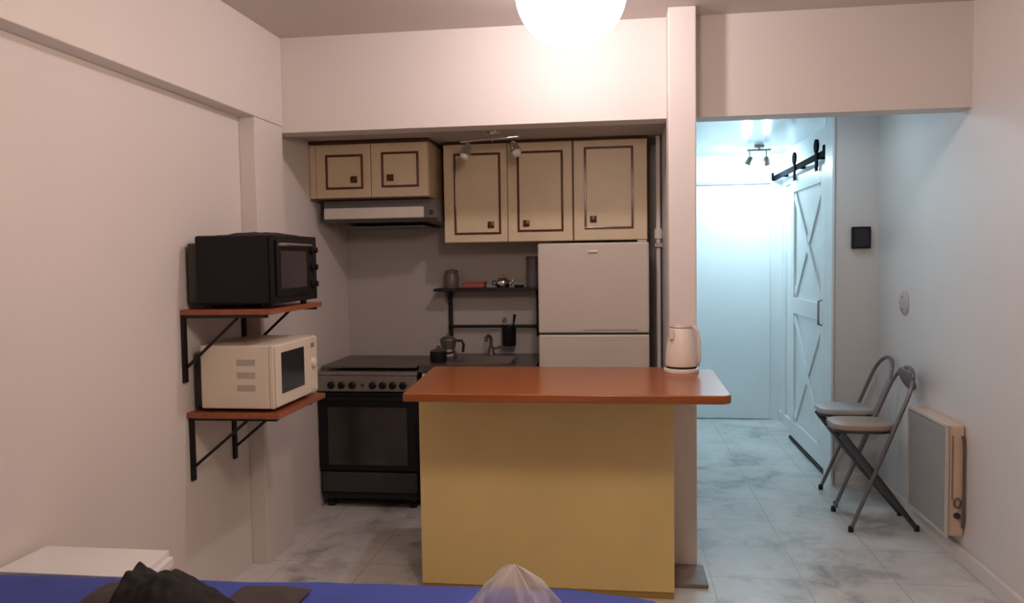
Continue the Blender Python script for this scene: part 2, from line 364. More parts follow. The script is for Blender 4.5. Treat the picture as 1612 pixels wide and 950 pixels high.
# ------------------------------------------------------------------ base cabinet, worktop, sink, tap
t = thing('base_cabinet', 'white base cabinet between the stove and the fridge, mostly hidden by the island', 'cabinet', (-.8, 4.7, 0))
part('carcass', box(B(), -1.135, -.475, 4.46, 4.99, .08, .80, .002), WHITE, t)
part('toe_kick', box(B(), -1.13, -.48, 4.50, 4.98, 0, .08, .002), BLACKM, t)
for x0, x1, kx in ((-1.133, -.807, -.84), (-.803, -.477, -.77)):
    dd = part('door', box(B(), x0, x1, 4.44, 4.459, .09, .795, .003), WHITE, t)
    part('knob', lathe(B(), [(.006, 0), (.014, .012), (.012, .02), (0, .022)], (kx, 4.44, .70), axis='y', n=16), KNOBM, dd, True)
bm = B()
box(bm, -1.145, -.468, 4.425, 4.52, .802, .845, .003); box(bm, -1.145, -.468, 4.86, 4.995, .802, .845, .003)
box(bm, -1.145, -.97, 4.52, 4.86, .802, .845); box(bm, -.62, -.468, 4.52, 4.86, .802, .845)
w_ = tag(part('worktop', bm, COUNTER), 'dark stone kitchen worktop with the sink, left of the fridge', 'worktop')
bm = B()
rect = ((-.968, -.622), (4.522, 4.858))
box(bm, -.968, -.622, 4.522, 4.858, .803, .806)
box(bm, -.968, -.962, 4.522, 4.858, .806, .846); box(bm, -.628, -.622, 4.522, 4.858, .806, .846)
box(bm, -.962, -.628, 4.522, 4.528, .806, .846); box(bm, -.962, -.628, 4.852, 4.858, .806, .846)
s_ = part('basin', bm, STEEL, w_)
t = thing('sink_tap', 'dark swan neck tap standing at the back of the sink', 'tap', (-.80, 4.90, .845))
part('tap_base', lathe(B(), [(.025, 0), (.025, .008), (.018, .02), (.018, .05), (.01, .055)], (-.80, 4.90, .845), n=20), STEELD, t, True)
part('spout', tube(B(), [(-.80, 4.90, .895), (-.80, 4.90, .945), (-.805, 4.885, .965), (-.81, 4.85, .972), (-.815, 4.81, .965), (-.815, 4.80, .945)], .011), STEELD, t, True)
part('lever', tube(B(), [(-.782, 4.90, .885), (-.755, 4.90, .892), (-.735, 4.90, .90)], .007), STEELD, t, True)
# stovetop pots on the worktop
t = thing('coffee_pot', 'dark stovetop coffee pot on the worktop next to the stove', 'coffee pot', (-1.035, 4.72, .845))
part('body', lathe(B(), [(0, 0), (.052, 0), (.054, .02), (.040, .06), (.042, .065), (.053, .115), (.05, .12)], (-1.035, 4.72, .845), n=8), STEELD, t)
part('lid', lathe(B(), [(.051, .1205), (.03, .135), (.01, .14), (.01, .15), (0, .153)], (-1.035, 4.72, .845), n=8), STEELD, t)
part('handle', tube(B(), [(-.981, 4.72, .955), (-.950, 4.72, .955), (-.940, 4.72, .93), (-.945, 4.72, .885)], .008), BLACKM, t, True)
t = thing('cooking_pot', 'low dark cooking pot on the worktop left of the coffee pot', 'pot', (-1.065, 4.58, .845))
part('body', lathe(B(), [(0, 0), (.045, 0), (.05, .01), (.05, .06), (.052, .062), (.0505, .064)], (-1.065, 4.58, .845), n=28), BLACKM, t, True)
part('lid', lathe(B(), [(.0505, .0645), (.03, .076), (.01, .08), (.012, .092), (0, .095)], (-1.065, 4.58, .845), n=28), STEELD, t, True)
part('handle', tube(B(), [(-1.016, 4.58, .895), (-.99, 4.55, .90), (-.965, 4.52, .91)], .006), BLACKM, t, True)

# ------------------------------------------------------------------ range hood
t = thing('range_hood', 'grey range hood with a white front strip under the small wall cabinet', 'range hood', (-1.40, 4.7, 1.66))
bm = B()
pr = [(4.46, 1.80), (4.455, 1.755), (4.455, 1.69), (4.50, 1.672), (4.99, 1.655), (4.99, 1.80)]
v0 = [bm.verts.new((-1.70, y, z)) for y, z in pr]; v1 = [bm.verts.new((-1.03, y, z)) for y, z in pr]
bm.faces.new(v0); bm.faces.new(v1[::-1])
for i in range(6): bm.faces.new((v0[i], v1[i], v1[(i+1) % 6], v0[(i+1) % 6]))
bmesh.ops.recalc_face_normals(bm, faces=bm.faces[:]); bmesh.ops.bevel(bm, geom=bm.edges[:], offset=.003, segments=1, affect='EDGES')
part('housing', bm, mat('dark grey hood', (.12, .105, .10), .45), t)
part('front_strip', box(B(), -1.69, -1.10, 4.425, 4.453, 1.690, 1.754, .006), FRIDGE, t, label='white front strip')
part('filter', box(B(), -1.62, -1.12, 4.54, 4.94, 1.645, 1.652, .002), STEELD, t)
for x in (-1.06, ): part('switch', box(B(), x-.012, x+.012, 4.446, 4.454, 1.71, 1.735, .002), CHAR, t)

# ------------------------------------------------------------------ wall cabinets
def cab_door(root, x0, x1, z0, z1, yf, fr, kn, lab=None):
    dd = part('door', box(B(), x0, x1, yf, yf+.018, z0, z1, .003), CREAM, root, label=lab)
    fx0, fx1, fz0, fz1 = fr
    part('moulding', rect_ring(B(), fx0, fx1, fz0, fz1, yf-.005, yf-.0002, .013), BROWN, dd, label='dark brown moulding')
    bm = B(); lathe(bm, [(.010, 0), (.010, .006), (.017, .012), (.016, .020), (0, .024)], (kn[0], yf-.0002, kn[1]), axis='y', n=20)
    box(bm, kn[0]-.019, kn[0]+.019, yf-.004, yf-.0002, kn[1]-.019, kn[1]+.019, .001)
    part('knob', bm, KNOBM, dd, True)
yf = 4.40
t = thing('wall_cabinet', 'small two door cream wall cabinet above the range hood', 'wall cabinet', (-1.41, 4.7, 1.81), 'cream wall cabinets in the kitchen')
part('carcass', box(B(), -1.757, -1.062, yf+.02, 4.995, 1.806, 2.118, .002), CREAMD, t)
part('top_trim', box(B(), -1.758, -1.058, yf-.008, 4.99, 2.119, 2.130, .001), BROWN, t, label='dark top strip')
part('bottom_trim', box(B(), -1.757, -1.060, yf+.002, 4.98, 1.801, 1.8055, .001), BROWN, t)
part('filler', box(B(), -1.757, -1.722, yf, yf+.019, 1.810, 2.114, .002), CREAM, t)
cab_door(t, -1.720, -1.397, 1.810, 2.114, yf, (-1.662, -1.440, 1.858, 2.055), (-1.495, 1.912))
cab_door(t, -1.393, -1.064, 1.810, 2.114, yf, (-1.333, -1.115, 1.862, 2.062), (-1.282, 1.917))
yf = 4.60
ZA, ZT = 1.545, 2.122
t = thing('wall_cabinet', 'tall two door cream wall cabinet above the wall rail shelf', 'wall cabinet', (-.64, 4.8, ZA), 'cream wall cabinets in the kitchen')
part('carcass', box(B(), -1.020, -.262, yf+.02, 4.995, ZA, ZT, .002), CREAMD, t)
part('top_trim', box(B(), -1.022, -.262, yf-.004, 4.99, ZT+.001, ZT+.010, .001), BROWN, t, label='dark top strip')
cab_door(t, -1.017, -.642, ZA+.003, ZT-.003, yf, (-.957, -.680, 1.592, 2.066), (-.740, 1.648))
cab_door(t, -.638, -.265, ZA+.003, ZT-.003, yf, (-.584, -.316, 1.602, 2.068), (-.532, 1.652))
t = thing('wall_cabinet', 'single door cream wall cabinet right above the fridge', 'wall cabinet', (-.04, 4.8, ZA), 'cream wall cabinets in the kitchen')
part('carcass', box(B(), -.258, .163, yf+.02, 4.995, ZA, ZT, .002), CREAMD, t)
part('top_trim', box(B(), -.260, .163, yf-.004, 4.99, ZT+.001, ZT+.010, .001), BROWN, t, label='dark top strip')
cab_door(t, -.255, .160, ZA+.003, ZT-.003, yf, (-.196, .084, 1.610, 2.080), (-.145, 1.668))

# ------------------------------------------------------------------ fridge
t = thing('refrigerator', 'off white two door refrigerator under the single door cabinet', 'refrigerator', (-.14, 4.7, 0))
part('cabinet', box(B(), -.446, .160, 4.44, 4.98, .03, 1.530, .008), FRIDGE, t)
dd = part('freezer_door', box(B(), -.448, .162, 4.395, 4.435, 1.030, 1.530, .010), FRIDGE, t)
part('badge', box(B(), -.170, -.118, 4.391, 4.3948, 1.468, 1.484, .001), CHROME, dd, label='small chrome badge')
part('grip_recess', box(B(), -.20, .10, 4.3925, 4.3948, 1.046, 1.051, .001), GREYP, dd)
dd = part('fridge_door', box(B(), -.448, .162, 4.395, 4.435, .10, 1.022, .010), FRIDGE, t)
part('grip_recess', box(B(), -.20, .10, 4.3935, 4.3948, .990, .994), FRIDGE, dd)
part('door_seal', box(B(), -.440, .155, 4.400, 4.438, 1.0225, 1.0295), RUBBER, t)
part('kick_plate', box(B(), -.44, .155, 4.43, 4.45, .035, .095, .003), GREYP, t)
for x in (-.40, .12):
    for y in (4.5, 4.9): part('foot', lathe(B(), [(.02, 0), (.02, .03)], (x, y, 0), n=14), RUBBER, t)
part('hinge_cap', box(B(), .10, .15, 4.41, 4.46, 1.530, 1.541, .003), FRIDGE, t)

# ------------------------------------------------------------------ wall rail shelf and what stands on it
t = thing('wall_rail_shelf', 'black metal wall shelf with a hanging rail below it on the kitchen back wall', 'wall shelf', (-.8, 4.93, 1.26))
part('shelf_board', box(B(), -1.145, -.47, 4.82, 4.985, 1.250, 1.268, .002), BLACKM, t)
part('upright', box(B(), -1.085, -1.060, 4.975, 4.998, .955, 1.249, .002), BLACKM, t)
part('upright', box(B(), -.520, -.495, 4.975, 4.998, .955, 1.249, .002), BLACKM, t)
part('hanging_rail', tube(B(), [(-1.075, 4.955, 1.022), (-.475, 4.955, 1.022)], .010), BLACKM, t, True)
for x in (-1.073, -.508): part('rail_bracket', box(B(), x-.008, x+.008, 4.955, 4.976, 1.014, 1.030, .001), BLACKM, t)
for x in (-1.073, -.508): part('gusset', tube(B(), [(x, 4.972, 1.16), (x, 4.86, 1.248)], .005), BLACKM, t)
zs = 1.268
def pot(x, y, prof, m, nm, lab, cat, n=24, sx=1): 
    return tag(part(nm, lathe(B(), prof, (x, y, zs), n=n, sx=sx), m, None, True), lab, cat)
t = thing('storage_jar', 'dull purple brown jar at the left end of the black wall shelf', 'jar', (-1.045, 4.90, zs))
part('jar_body', lathe(B(), [(0, 0), (.042, 0), (.045, .01), (.045, .085), (.036, .098)], (-1.045, 4.90, zs)), JAR, t, True)
part('lid', lathe(B(), [(.040, .0985), (.040, .112), (.01, .118), (0, .118)], (-1.045, 4.90, zs)), JAR, t, True)
t = thing('lidded_bowl', 'reddish low plastic tub beside the jar on the wall shelf', 'tub', (-.90, 4.90, zs))
part('bowl', box(B(), -.97, -.83, 4.85, 4.95, zs, zs+.034, .008), RED, t)
part('lid', box(B(), -.975, -.825, 4.845, 4.955, zs+.0345, zs+.042, .003), mat('faded red lid', (.42, .16, .13), .5), t)
t = thing('tea_pot', 'small shiny steel teapot in the middle of the black wall shelf', 'teapot', (-.72, 4.90, zs))
part('body', lathe(B(), [(0, 0), (.035, 0), (.046, .02), (.046, .04), (.034, .058), (.028, .06)], (-.72, 4.90, zs)), CHROME, t, True)
part('lid', lathe(B(), [(.029, .0605), (.015, .068), (.005, .07), (.007, .08), (0, .083)], (-.72, 4.90, zs)), CHROME, t, True)
part('handle', tube(B(), [(-.764, 4.90, zs+.04), (-.782, 4.90, zs+.045), (-.784, 4.90, zs+.02), (-.766, 4.90, zs+.015)], .004), BLACKM, t, True)
part('spout', tube(B(), [(-.676, 4.90, zs+.02), (-.66, 4.90, zs+.035), (-.652, 4.90, zs+.055)], [.009, .007, .005]), CHROME, t, True)
for i, (x, z_, r_) in enumerate(((-.615, 0, .045),)):
    t = thing('saucer_stack', 'low steel dish right of the shiny teapot on the shelf', 'dish', (x, 4.89, zs))
    part('dish', lathe(B(), [(0, 0), (.025, 0), (.03, .003), (.036, .018), (.034, .018), (.027, .006), (0, .004)], (x, 4.89, zs)), CHROME, t, True)
t = thing('tall_canister', 'tall grey canister at the right end of the shelf beside the fridge', 'canister', (-.525, 4.90, zs))
part('canister_body', lathe(B(), [(0, 0), (.043, 0), (.044, .005), (.044, .17)], (-.525, 4.90, zs)), mat('blue grey tin', (.13, .12, .13), .35, metal=.3), t, True)
part('lid', lathe(B(), [(.046, .1705), (.046, .188), (.042, .193), (0, .193)], (-.525, 4.90, zs)), mat('brown lid', (.10, .06, .05), .4), t, True)
# utensil cup hanging from the rail
t = thing('utensil_cup', 'black utensil cup hanging from the rail with tools in it', 'utensil holder', (-.685, 4.915, .91))
part('cup', lathe(B(), [(0, 0), (.040, 0), (.043, .01), (.045, .115), (.042, .115), (.039, .012), (0, .01)], (-.685, 4.900, .905)), BLACK, t, True)
part('hook', tube(B(), [(-.685, 4.946, 1.00), (-.685, 4.943, 1.036), (-.685, 4.956, 1.040), (-.685, 4.969, 1.034)], .003), STEEL, t, True)
tag(part('spatula', tube(B(), [(-.672, 4.905, .93), (-.655, 4.90, 1.05), (-.648, 4.90, 1.10)], [.006, .006, .010]), BLACK, None, True), 'black handled tool leaning right in the hanging utensil cup', 'spatula')
tag(part('spoon', tube(B(), [(-.695, 4.900, .93), (-.708, 4.90, 1.03), (-.713, 4.895, 1.065), (-.715, 4.89, 1.085)], [.004, .004, .014, .008]), CHROME, None, True), 'shiny metal spoon leaning left in the hanging utensil cup', 'spoon')

# ------------------------------------------------------------------ two wooden shelves with black brackets
def bracket_shelf(z, y0, y1, depth, leg, ybr, lab):
    t = thing('bracket_shelf', lab, 'shelf', (XL, y0, z), 'wooden shelves on the left wall')
    part('shelf_board', box(B(), XL+.001, XL+depth, y0, y1, z-.022, z, .002), SHELFW, t)
    for yb in ybr:
        b_ = part('bracket', box(B(), XL+.001, XL+.013, yb-.014, yb+.014, z-.0225-leg, z-.0225, .001), BLACKM, t)
        part('bracket_arm', box(B(), XL+.0135, XL+depth-.02, yb-.012, yb+.012, z-.0345, z-.0225, .001), BLACKM, b_)
        part('bracket_brace', tube(B(), [(XL+.018, yb, z-.03-leg*.74), (XL+depth*.62, yb, z-.036)], .0065, 8), BLACKM, b_)
    return t
bracket_shelf(1.262, 2.99, 3.548, .385, .275, (3.005, 3.525), 'upper wooden shelf on black brackets carrying the black oven')
bracket_shelf(.838, 3.01, 3.52, .40, .265, (3.04, 3.40), 'lower wooden shelf on black brackets carrying the microwave')

# black toaster oven
t = thing('toaster_oven', 'black countertop oven on the upper wooden shelf', 'oven', (-1.53, 3.25, 1.262))
ox0, ox1, oy0, oy1, oz0, oz1 = -1.70, -1.385, 3.012, 3.475, 1.280, 1.560
part('housing', box(B(), ox0, ox1, oy0, oy1, oz0, oz1, .010), BLACK, t)
part('rear_panel', box(B(), -1.742, ox0-.0005, oy0+.02, oy1-.02, oz0+.005, oz1-.03, .006), CHAR, t)
fr_ = part('front_frame', box(B(), ox1+.0005, ox1+.018, oy0, oy1, oz0, oz1, .005), BLACK, t)
dr = part('door', box(B(), ox1+.0185, ox1+.028, oy0+.02, oy1-.12, oz0+.03, oz1-.02, .004), BLACK, t)
part('door_glass', box(B(), ox1+.0282, ox1+.030, oy0+.05, oy1-.15, oz0+.06, oz1-.065, .0005), mat('smoky oven glass', (.055, .048, .050), .12), dr, label='smoky glass pane')
part('door_handle', tube(B(), [(ox1+.028, oy0+.04, oz1-.04), (ox1+.05, oy0+.04, oz1-.04), (ox1+.05, oy1-.14, oz1-.04), (ox1+.028, oy1-.14, oz1-.04)], .006), CHROME, dr, True, label='chrome handle bar')
for z in (1.50, 1.425, 1.35): part('knob', lathe(B(), [(.020, 0), (.020, .010), (.014, .014), (.013, .026), (0, .027)], (ox1+.0185, oy1-.06, z), axis='x', n=18), BLACK, t, True)
for x in (ox0+.04, ox1-.03):
    for y in (oy0+.05, oy1-.05): part('foot', lathe(B(), [(.014, 0), (.014, .018)], (x, y, 1.262), n=14), RUBBER, t)
# crumpled dark cloth on the oven
def blob(nx, ny, x0, x1, y0, y1, zbase, hf, seed=0):
    bm = B(); g = []
    for i in range(nx+1):
        row = []
        for j in range(ny+1):
            u, v = i/nx, j/ny; x = x0+(x1-x0)*u; y = y0+(y1-y0)*v
            row.append(bm.verts.new((x, y, zbase+max(0.002, hf(u, v, x, y)))))
        g.append(row)
    bt = [[bm.verts.new((v.co.x, v.co.y, zbase)) for v in row] for row in g]
    for i in range(nx):
        for j in range(ny):
            bm.faces.new((g[i][j], g[i+1][j], g[i+1][j+1], g[i][j+1])); bm.faces.new((bt[i][j+1], bt[i+1][j+1], bt[i+1][j], bt[i][j]))
    for i in range(nx):
        bm.faces.new((bt[i][0], bt[i+1][0], g[i+1][0], g[i][0])); bm.faces.new((g[i][ny], g[i+1][ny], bt[i+1][ny], bt[i][ny]))
    for j in range(ny):
        bm.faces.new((g[0][j], g[0][j+1], bt[0][j+1], bt[0][j])); bm.faces.new((bt[nx][j], bt[nx][j+1], g[nx][j+1], g[nx][j]))
    bmesh.ops.recalc_face_normals(bm, faces=bm.faces[:]); return bm
from mathutils import noise as nz
def hump(u, v): return max(0, math.sin(PI*u))**.45 * max(0, math.sin(PI*v))**.5
bm = blob(30, 30, -1.62, -1.41, 3.05, 3.42, 1.5605, lambda u, v, x, y: hump(u, v)*(.016+.012*nz.noise(Vector((x*16, y*14, 3)))))
tag(part('oven_cloth', bm, CLOTHB, None, True), 'crumpled black cloth lying on top of the black oven', 'cloth')

# white microwave
t = thing('microwave_oven', 'cream white microwave oven on the lower wooden shelf', 'microwave', (-1.55, 3.27, .838))
mx0, mx1, my0, my1, mz0, mz1 = -1.705, -1.410, 3.035, 3.490, .852, 1.112
part('housing', box(B(), mx0, mx1, my0, my1, mz0, mz1, .006), CREAMP, t)
part('rear_housing', box(B(), -1.745, mx0-.0005, my0+.03, my1-.04, mz0+.0, mz1-.04, .006), CHAR, t, label='dark rear housing')
VENT = mat('grey vent slots', (.52, .45, .38), .6)
for r_ in range(3):
    z = .925+r_*.052; bm = box(B(), -1.547, -1.468, my0-.0006, my0-.0001, z, z+.026)
    for k in range(9):
        x = -1.545+k*.0085; box(bm, x, x+.0045, my0-.0016, my0-.0005, z+.002, z+.024)
    part('vent_grille', bm, VENT, t, label='grey vent slots')
part('front_frame', box(B(), mx1+.0005, mx1+.022, my0, my1, mz0, mz1, .005), CREAMP, t)
dr = part('door', box(B(), mx1+.0225, mx1+.030, my0+.005, my1-.115, mz0+.006, mz1-.006, .003), CREAMP, t)
part('door_window', box(B(), mx1+.0302, mx1+.032, my0+.055, my1-.165, mz0+.055, mz1-.035, .0005), mat('black microwave glass', (.018, .018, .024), .18), dr, label='black window')
part('control_panel', box(B(), mx1+.0225, mx1+.029, my1-.112, my1-.005, mz0+.006, mz1-.006, .003), CREAMP, t)
part('dial', lathe(B(), [(.022, 0), (.022, .010), (.016, .015), (0, .016)], (mx1+.029, my1-.058, mz0+.14), axis='x', n=20), CREAMP, t, True)
part('display', box(B(), mx1+.029, mx1+.0305, my1-.080, my1-.040, mz1-.050, mz1-.030), GREYP, t)
part('door_button', box(B(), mx1+.029, mx1+.033, my1-.085, my1-.030, mz0+.02, mz0+.05, .002), CREAMP, t)
for x in (mx0+.03, mx1-.03):
    for y in (my0+.04, my1-.04): part('foot', lathe(B(), [(.012, 0), (.012, .014)], (x, y, .838), n=12), RUBBER, t)

# ------------------------------------------------------------------ wall items on the right
t = thing('switch_box', 'black square box on the short wall above the stools', 'thermostat', (1.468, 5.149, 1.54))
part('cover', box(B(), 1.418, 1.528, 5.118, 5.149, 1.478, 1.612, .005), BLACK, t)
part('face_plate', box(B(), 1.430, 1.516, 5.1155, 5.1178, 1.490, 1.600, .001), mat('dark blue black plastic', (.016, .015, .025), .3), t)
t = thing('cover_plate', 'round beige cover plate on the right wall above the heater', 'cover plate', (1.579, 4.68, 1.17))
part('plate', lathe(B(), [(.068, 0), (.068, -.004), (.058, -.012), (0, -.014)], (1.5795, 4.68, 1.168), axis='x', n=28), PLATEM, t, True)
for dz in (-.035, .035): part('screw', lathe(B(), [(.005, 0), (.005, -.003), (0, -.004)], (1.5655, 4.68, 1.168+dz), axis='x', n=10), GREYP, t)

t = thing('gas_heater', 'low gas wall heater with grey grille front on the right wall', 'heater', (1.54, 4.1, .10))
hx0, hx1, hy0, hy1, hz0, hz1 = 1.492, 1.556, 3.86, 4.36, .125, .650
part('casing', box(B(), hx0+.012, 1.578, hy0+.012, hy1-.01, hz0, hz1, .010), HEATS, t)

def ring_yz(bm, y0, y1, z0, z1, x0, x1, w):
    box(bm, x0, x1, y0, y1, z1-w, z1); box(bm, x0, x1, y0, y1, z0, z0+w)
    box(bm, x0, x1, y0, y0+w, z0+w, z1-w); box(bm, x0, x1, y1-w, y1, z0+w, z1-w); return bm
part('front_frame', ring_yz(B(), hy0, hy1, hz0, hz1, hx0, hx0+.011, .014), FRIDGE, t, label='white frame')
part('grille', box(B(), hx0+.004, hx0+.0105, hy0+.019, hy1-.019, hz0+.019, hz1-.019), HEATF, t, label='grey grille front')
bm = B()
for k in range(22): box(bm, hx0+.002, hx0+.0038, hy0+.03, hy1-.03, hz0+.04+k*.021, hz0+.046+k*.021)
part('louvres', bm, HEATF, t)
gv = part('gas_valve', tube(B(), [(1.545+.014*math.sin(a), hy0+.004, .285+.022*math.cos(a)) for a in [k*2*PI/16 for k in range(16)]], .004, 8, closed=True), STEELD, t, True)
part('control_knob', lathe(B(), [(.014, 0), (.014, .012), (.010, .018), (0, .018)], (1.545, hy0+.0118, .225), axis='y', n=18), CHAR, t, True, label='dark control knob')
part('side_groove', box(B(), 1.522, 1.527, hy0+.009, hy0+.0118, .30, .60), STEEL, t)
part('gas_pipe', tube(B(), [(1.566, hy0+.006, .60), (1.568, hy0-.004, .55), (1.568, hy0-.004, .22), (1.568, hy0+.004, .17)], .006, 10), STEELD, t, True, label='thin dark pipe')

# ------------------------------------------------------------------ folding stools
def stool(oy, ox, seatm, label, oz=0):
    t = thing('folding_stool', label, 'stool', (1.32+ox, 4.43+oy, 0), 'folding bar stools by the right wall')
    P = lambda x, y, z: (x+ox, y+oy, z+oz*(z > .3))
    ya, yb = 4.275, 4.585; ym = (ya+yb)/2; hw = (yb-ya)/2
    # back loop: feet at x=1.187, leaning to the wall
    X = lambda z: 1.180 + .405*z
    pts = [P(X(0.012), ya-.015, .012), P(X(.35), ya-.005, .35), P(X(.62), ya, .62), P(X(.70), ya+.004, .70)]
    for k in range(0, 13):
        a = PI*k/12; z = .715+.125*math.sin(a)
        pts.append(P(X(z), ym-(hw-.006)*math.cos(a), z))
    pts += [P(X(.70), yb-.004, .70), P(X(.62), yb, .62), P(X(.35), yb+.005, .35), P(X(.012), yb+.015, .012)]
    part('back_loop', tube(B(), pts, .0105, 12), TUBE, t, True, label='grey tube loop')
    # seat: rounded cushion
    bm = B(); n = 24; sp = []
    for k in range(n):
        a = 2*PI*k/n; c, s = math.cos(a), math.sin(a)
        sp.append((1.272+ox+.158*math.copysign(abs(c)**.6, c), ym+oy+.134*math.copysign(abs(s)**.6, s)))
    prism(bm, sp, .520+oz, .552+oz, .010); part('seat', bm, seatm, t, True)
    bm = B(); prism(bm, [(1.272+ox+(x-1.272-ox)*.93, ym+oy+(y-ym-oy)*.93) for x, y in sp], .505+oz, .5195+oz, .003); part('seat_pan', bm, LEGM, t, True)
    # front legs: cross to the wall side
    for y, dy in ((ya+.028, .0), (yb-.028, .0)):
        part('leg', tube(B(), [P(1.150, y+dy, .500), P(1.335, y+dy*1.4, .255), P(1.524, y+dy*2, .012)], [.019, .021, .012], 12, flat=1.0), LEGM, t, True)
    part('stretcher', tube(B(), [P(1.420, ya+.028, .145), P(1.420, yb-.028, .145)], .008, 10), LEGM, t, True)
    part('seat_hinge', tube(B(), [P(X(.515), ya+.011, .512), P(X(.515), yb-.011, .512)], .007, 10), LEGM, t, True)
    for p_ in (P(X(.012), ya-.015, .0), P(X(.012), yb+.015, .0), P(1.524, ya+.028, 0), P(1.524, yb-.028, 0)):
        part('rubber_foot', lathe(B(), [(.013, 0), (.014, .01), (.0125, .03)], (p_[0], p_[1], 0), n=14), RUBBER, t, True)
    return t
t = stool(0, 0, SEATB, 'front folding stool, tan seat and grey brown back pad, nearest the camera')
bm = B()
lathe(bm, [(0, -.014), (.04, -.013), (.062, -.007), (.066, 0), (.062, .007), (.04, .013), (0, .014)], n=28, sy=1.55)
bm.transform(Matrix.Translation((1.500, 4.40, .785)) @ Matrix.Rotation(PI/2-.385, 4, 'Y'))
part('back_pad', bm, PADB, t, True, label='grey brown back pad')
t = stool(.43, .035, SEATM, 'rear folding stool with a light grey seat and open tube back, behind the tan one')

# ------------------------------------------------------------------ lamps
# globe pendant of the front room (its lower part hangs into view)
LX, LY, LZ, LR = -.105, 1.86, 2.06, .128
t = thing('globe_pendant', 'lit round globe lamp hanging into the top of the view', 'lamp', (LX, LY, LZ))
bm = B(); bmesh.ops.create_uvsphere(bm, u_segments=48, v_segments=32, radius=LR); bm.transform(Matrix.Translation((LX, LY, LZ)))
part('globe', bm, GLOBE, t, True, label='glowing white globe')
part('rod', tube(B(), [(LX, LY, LZ+LR-.004), (LX, LY, ZC-.03)], .007), CHROME, t, True)
part('canopy', lathe(B(), [(.055, 0), (.055, -.012), (.02, -.03), (0, -.03)], (LX, LY, ZC)), WHITE, t, True)
part('collar', lathe(B(), [(.035, 0), (.03, .03), (.012, .04)], (LX, LY, LZ+LR-.012)), CHROME, t, True)
# added fill lamp that makes a soft halo on the bulkhead
LX, LY = -.21, 3.14
t = thing('halo_fill_lamp', 'added fill lamp on the room ceiling for the halo on the bulkhead', 'lamp', (LX, LY, ZC))
part('halo_fill_base', lathe(B(), [(.04, 0), (.04, -.008), (.022, -.016), (.020, -.030), (0, -.030)], (LX, LY, ZC)), WHITE, t, True)
bm = B(); bmesh.ops.create_uvsphere(bm, u_segments=32, v_segments=20, radius=.042); bm.transform(Matrix.Translation((LX, LY, ZC-.068)))
part('bulb', bm, HALO_MAT, t, True, label='added glowing sphere')
# dome lamp on the hall ceiling, behind the lintel
HX, HY = 1.02, 4.62
t = thing('ceiling_dome', 'cool white dome lamp on the hall ceiling behind the lintel', 'lamp', (HX, HY, ZH))
part('rim', lathe(B(), [(.135, 0), (.135, -.02), (.125, -.024)], (HX, HY, ZH-.0005)), WHITE, t, True)
part('dome', lathe(B(), [(.124, -.022), (.115, -.045), (.08, -.065), (.04, -.074), (0, -.076)], (HX, HY, ZH)), HDOME, t, True)
# two headed spot bars
def spotbar(base, pts_bar, heads, lab, m_bar, bulb, ztop, cat='spot lamp', down=.05, n_=2):
    t = thing('spot_bar', lab, cat, base)
    part('ceiling_plate', lathe(B(), [(.04, 0), (.04, -.012), (.03, -.020), (0, -.020)], (base[0], base[1], ztop)), m_bar, t, True)
    part('stem', tube(B(), [(base[0], base[1], ztop-.018), (base[0], base[1], pts_bar[0][2])], .006), m_bar, t, True)
    part('bar', tube(B(), pts_bar, .0075), m_bar, t, True)
    for (x, y, z, ax) in heads:
        rot = Vector((0, 0, 1)).rotation_difference(Vector(ax).normalized()).to_matrix().to_4x4()
        h = part('spot_head', lathe(B(), [(.012, -.03), (.020, -.02), (.024, .0), (.030, .038), (.027, .038), (.018, .0), (0, -.005)], (x, y, z), n=20, mtx=rot), m_bar, t, True)
        part('bulb', lathe(B(), [(0, .004), (.014, .008), (.024, .028), (.026, .042), (.018, .056), (0, .062)], (x, y, z), n=16, mtx=rot), bulb, h, True)
        part('swivel', tube(B(), [(x, y, z+.02), (x, y, pts_bar[0][2])], .004), m_bar, h, True)
    return t
spotbar((1.115, 6.60, ZH), [(1.02, 6.60, 2.285), (1.205, 6.60, 2.285)], [(1.04, 6.60, 2.205, (-.35, .3, -1)), (1.17, 6.60, 2.20, (.1, .5, -1))],
        'two headed spot bar on the hall ceiling near the end wall', STEEL, HSPOT, ZH)
spotbar((-.665, 4.22, ZK), [(-.835, 4.20, 2.075), (-.70, 4.22, 2.088), (-.63, 4.22, 2.088), (-.525, 4.24, 2.100)], [(-.80, 4.205, 2.035, (-.3, -.3, -1)), (-.55, 4.235, 2.045, (.4, -.4, -.9))],
        'chrome two headed spot bar under the kitchen ceiling before the tall cabinet', CHROME, mat('unlit bulb', (.75, .72, .68), .1), ZK)

# ------------------------------------------------------------------ bed with blue cover, what lies on it, white table
ZBED = .615
t = thing('bed', 'single bed under a blue cover at the bottom edge of the photo', 'bed', (-.8, 1.45, 0))
part('bed_base', box(B(), -1.70, .02, 1.02, 1.86, .22, .36, .01), BEDW, t)
for x in (-1.64, -.04):
    for y in (1.08, 1.80): part('leg', tube(B(), [(x, y, 0), (x, y, .22)], [.02, .03], 14), BEDW, t, True)
part('mattress', box(B(), -1.72, .04, 1.0, 1.89, .361, .585, .05, 4), MATT, t, True)
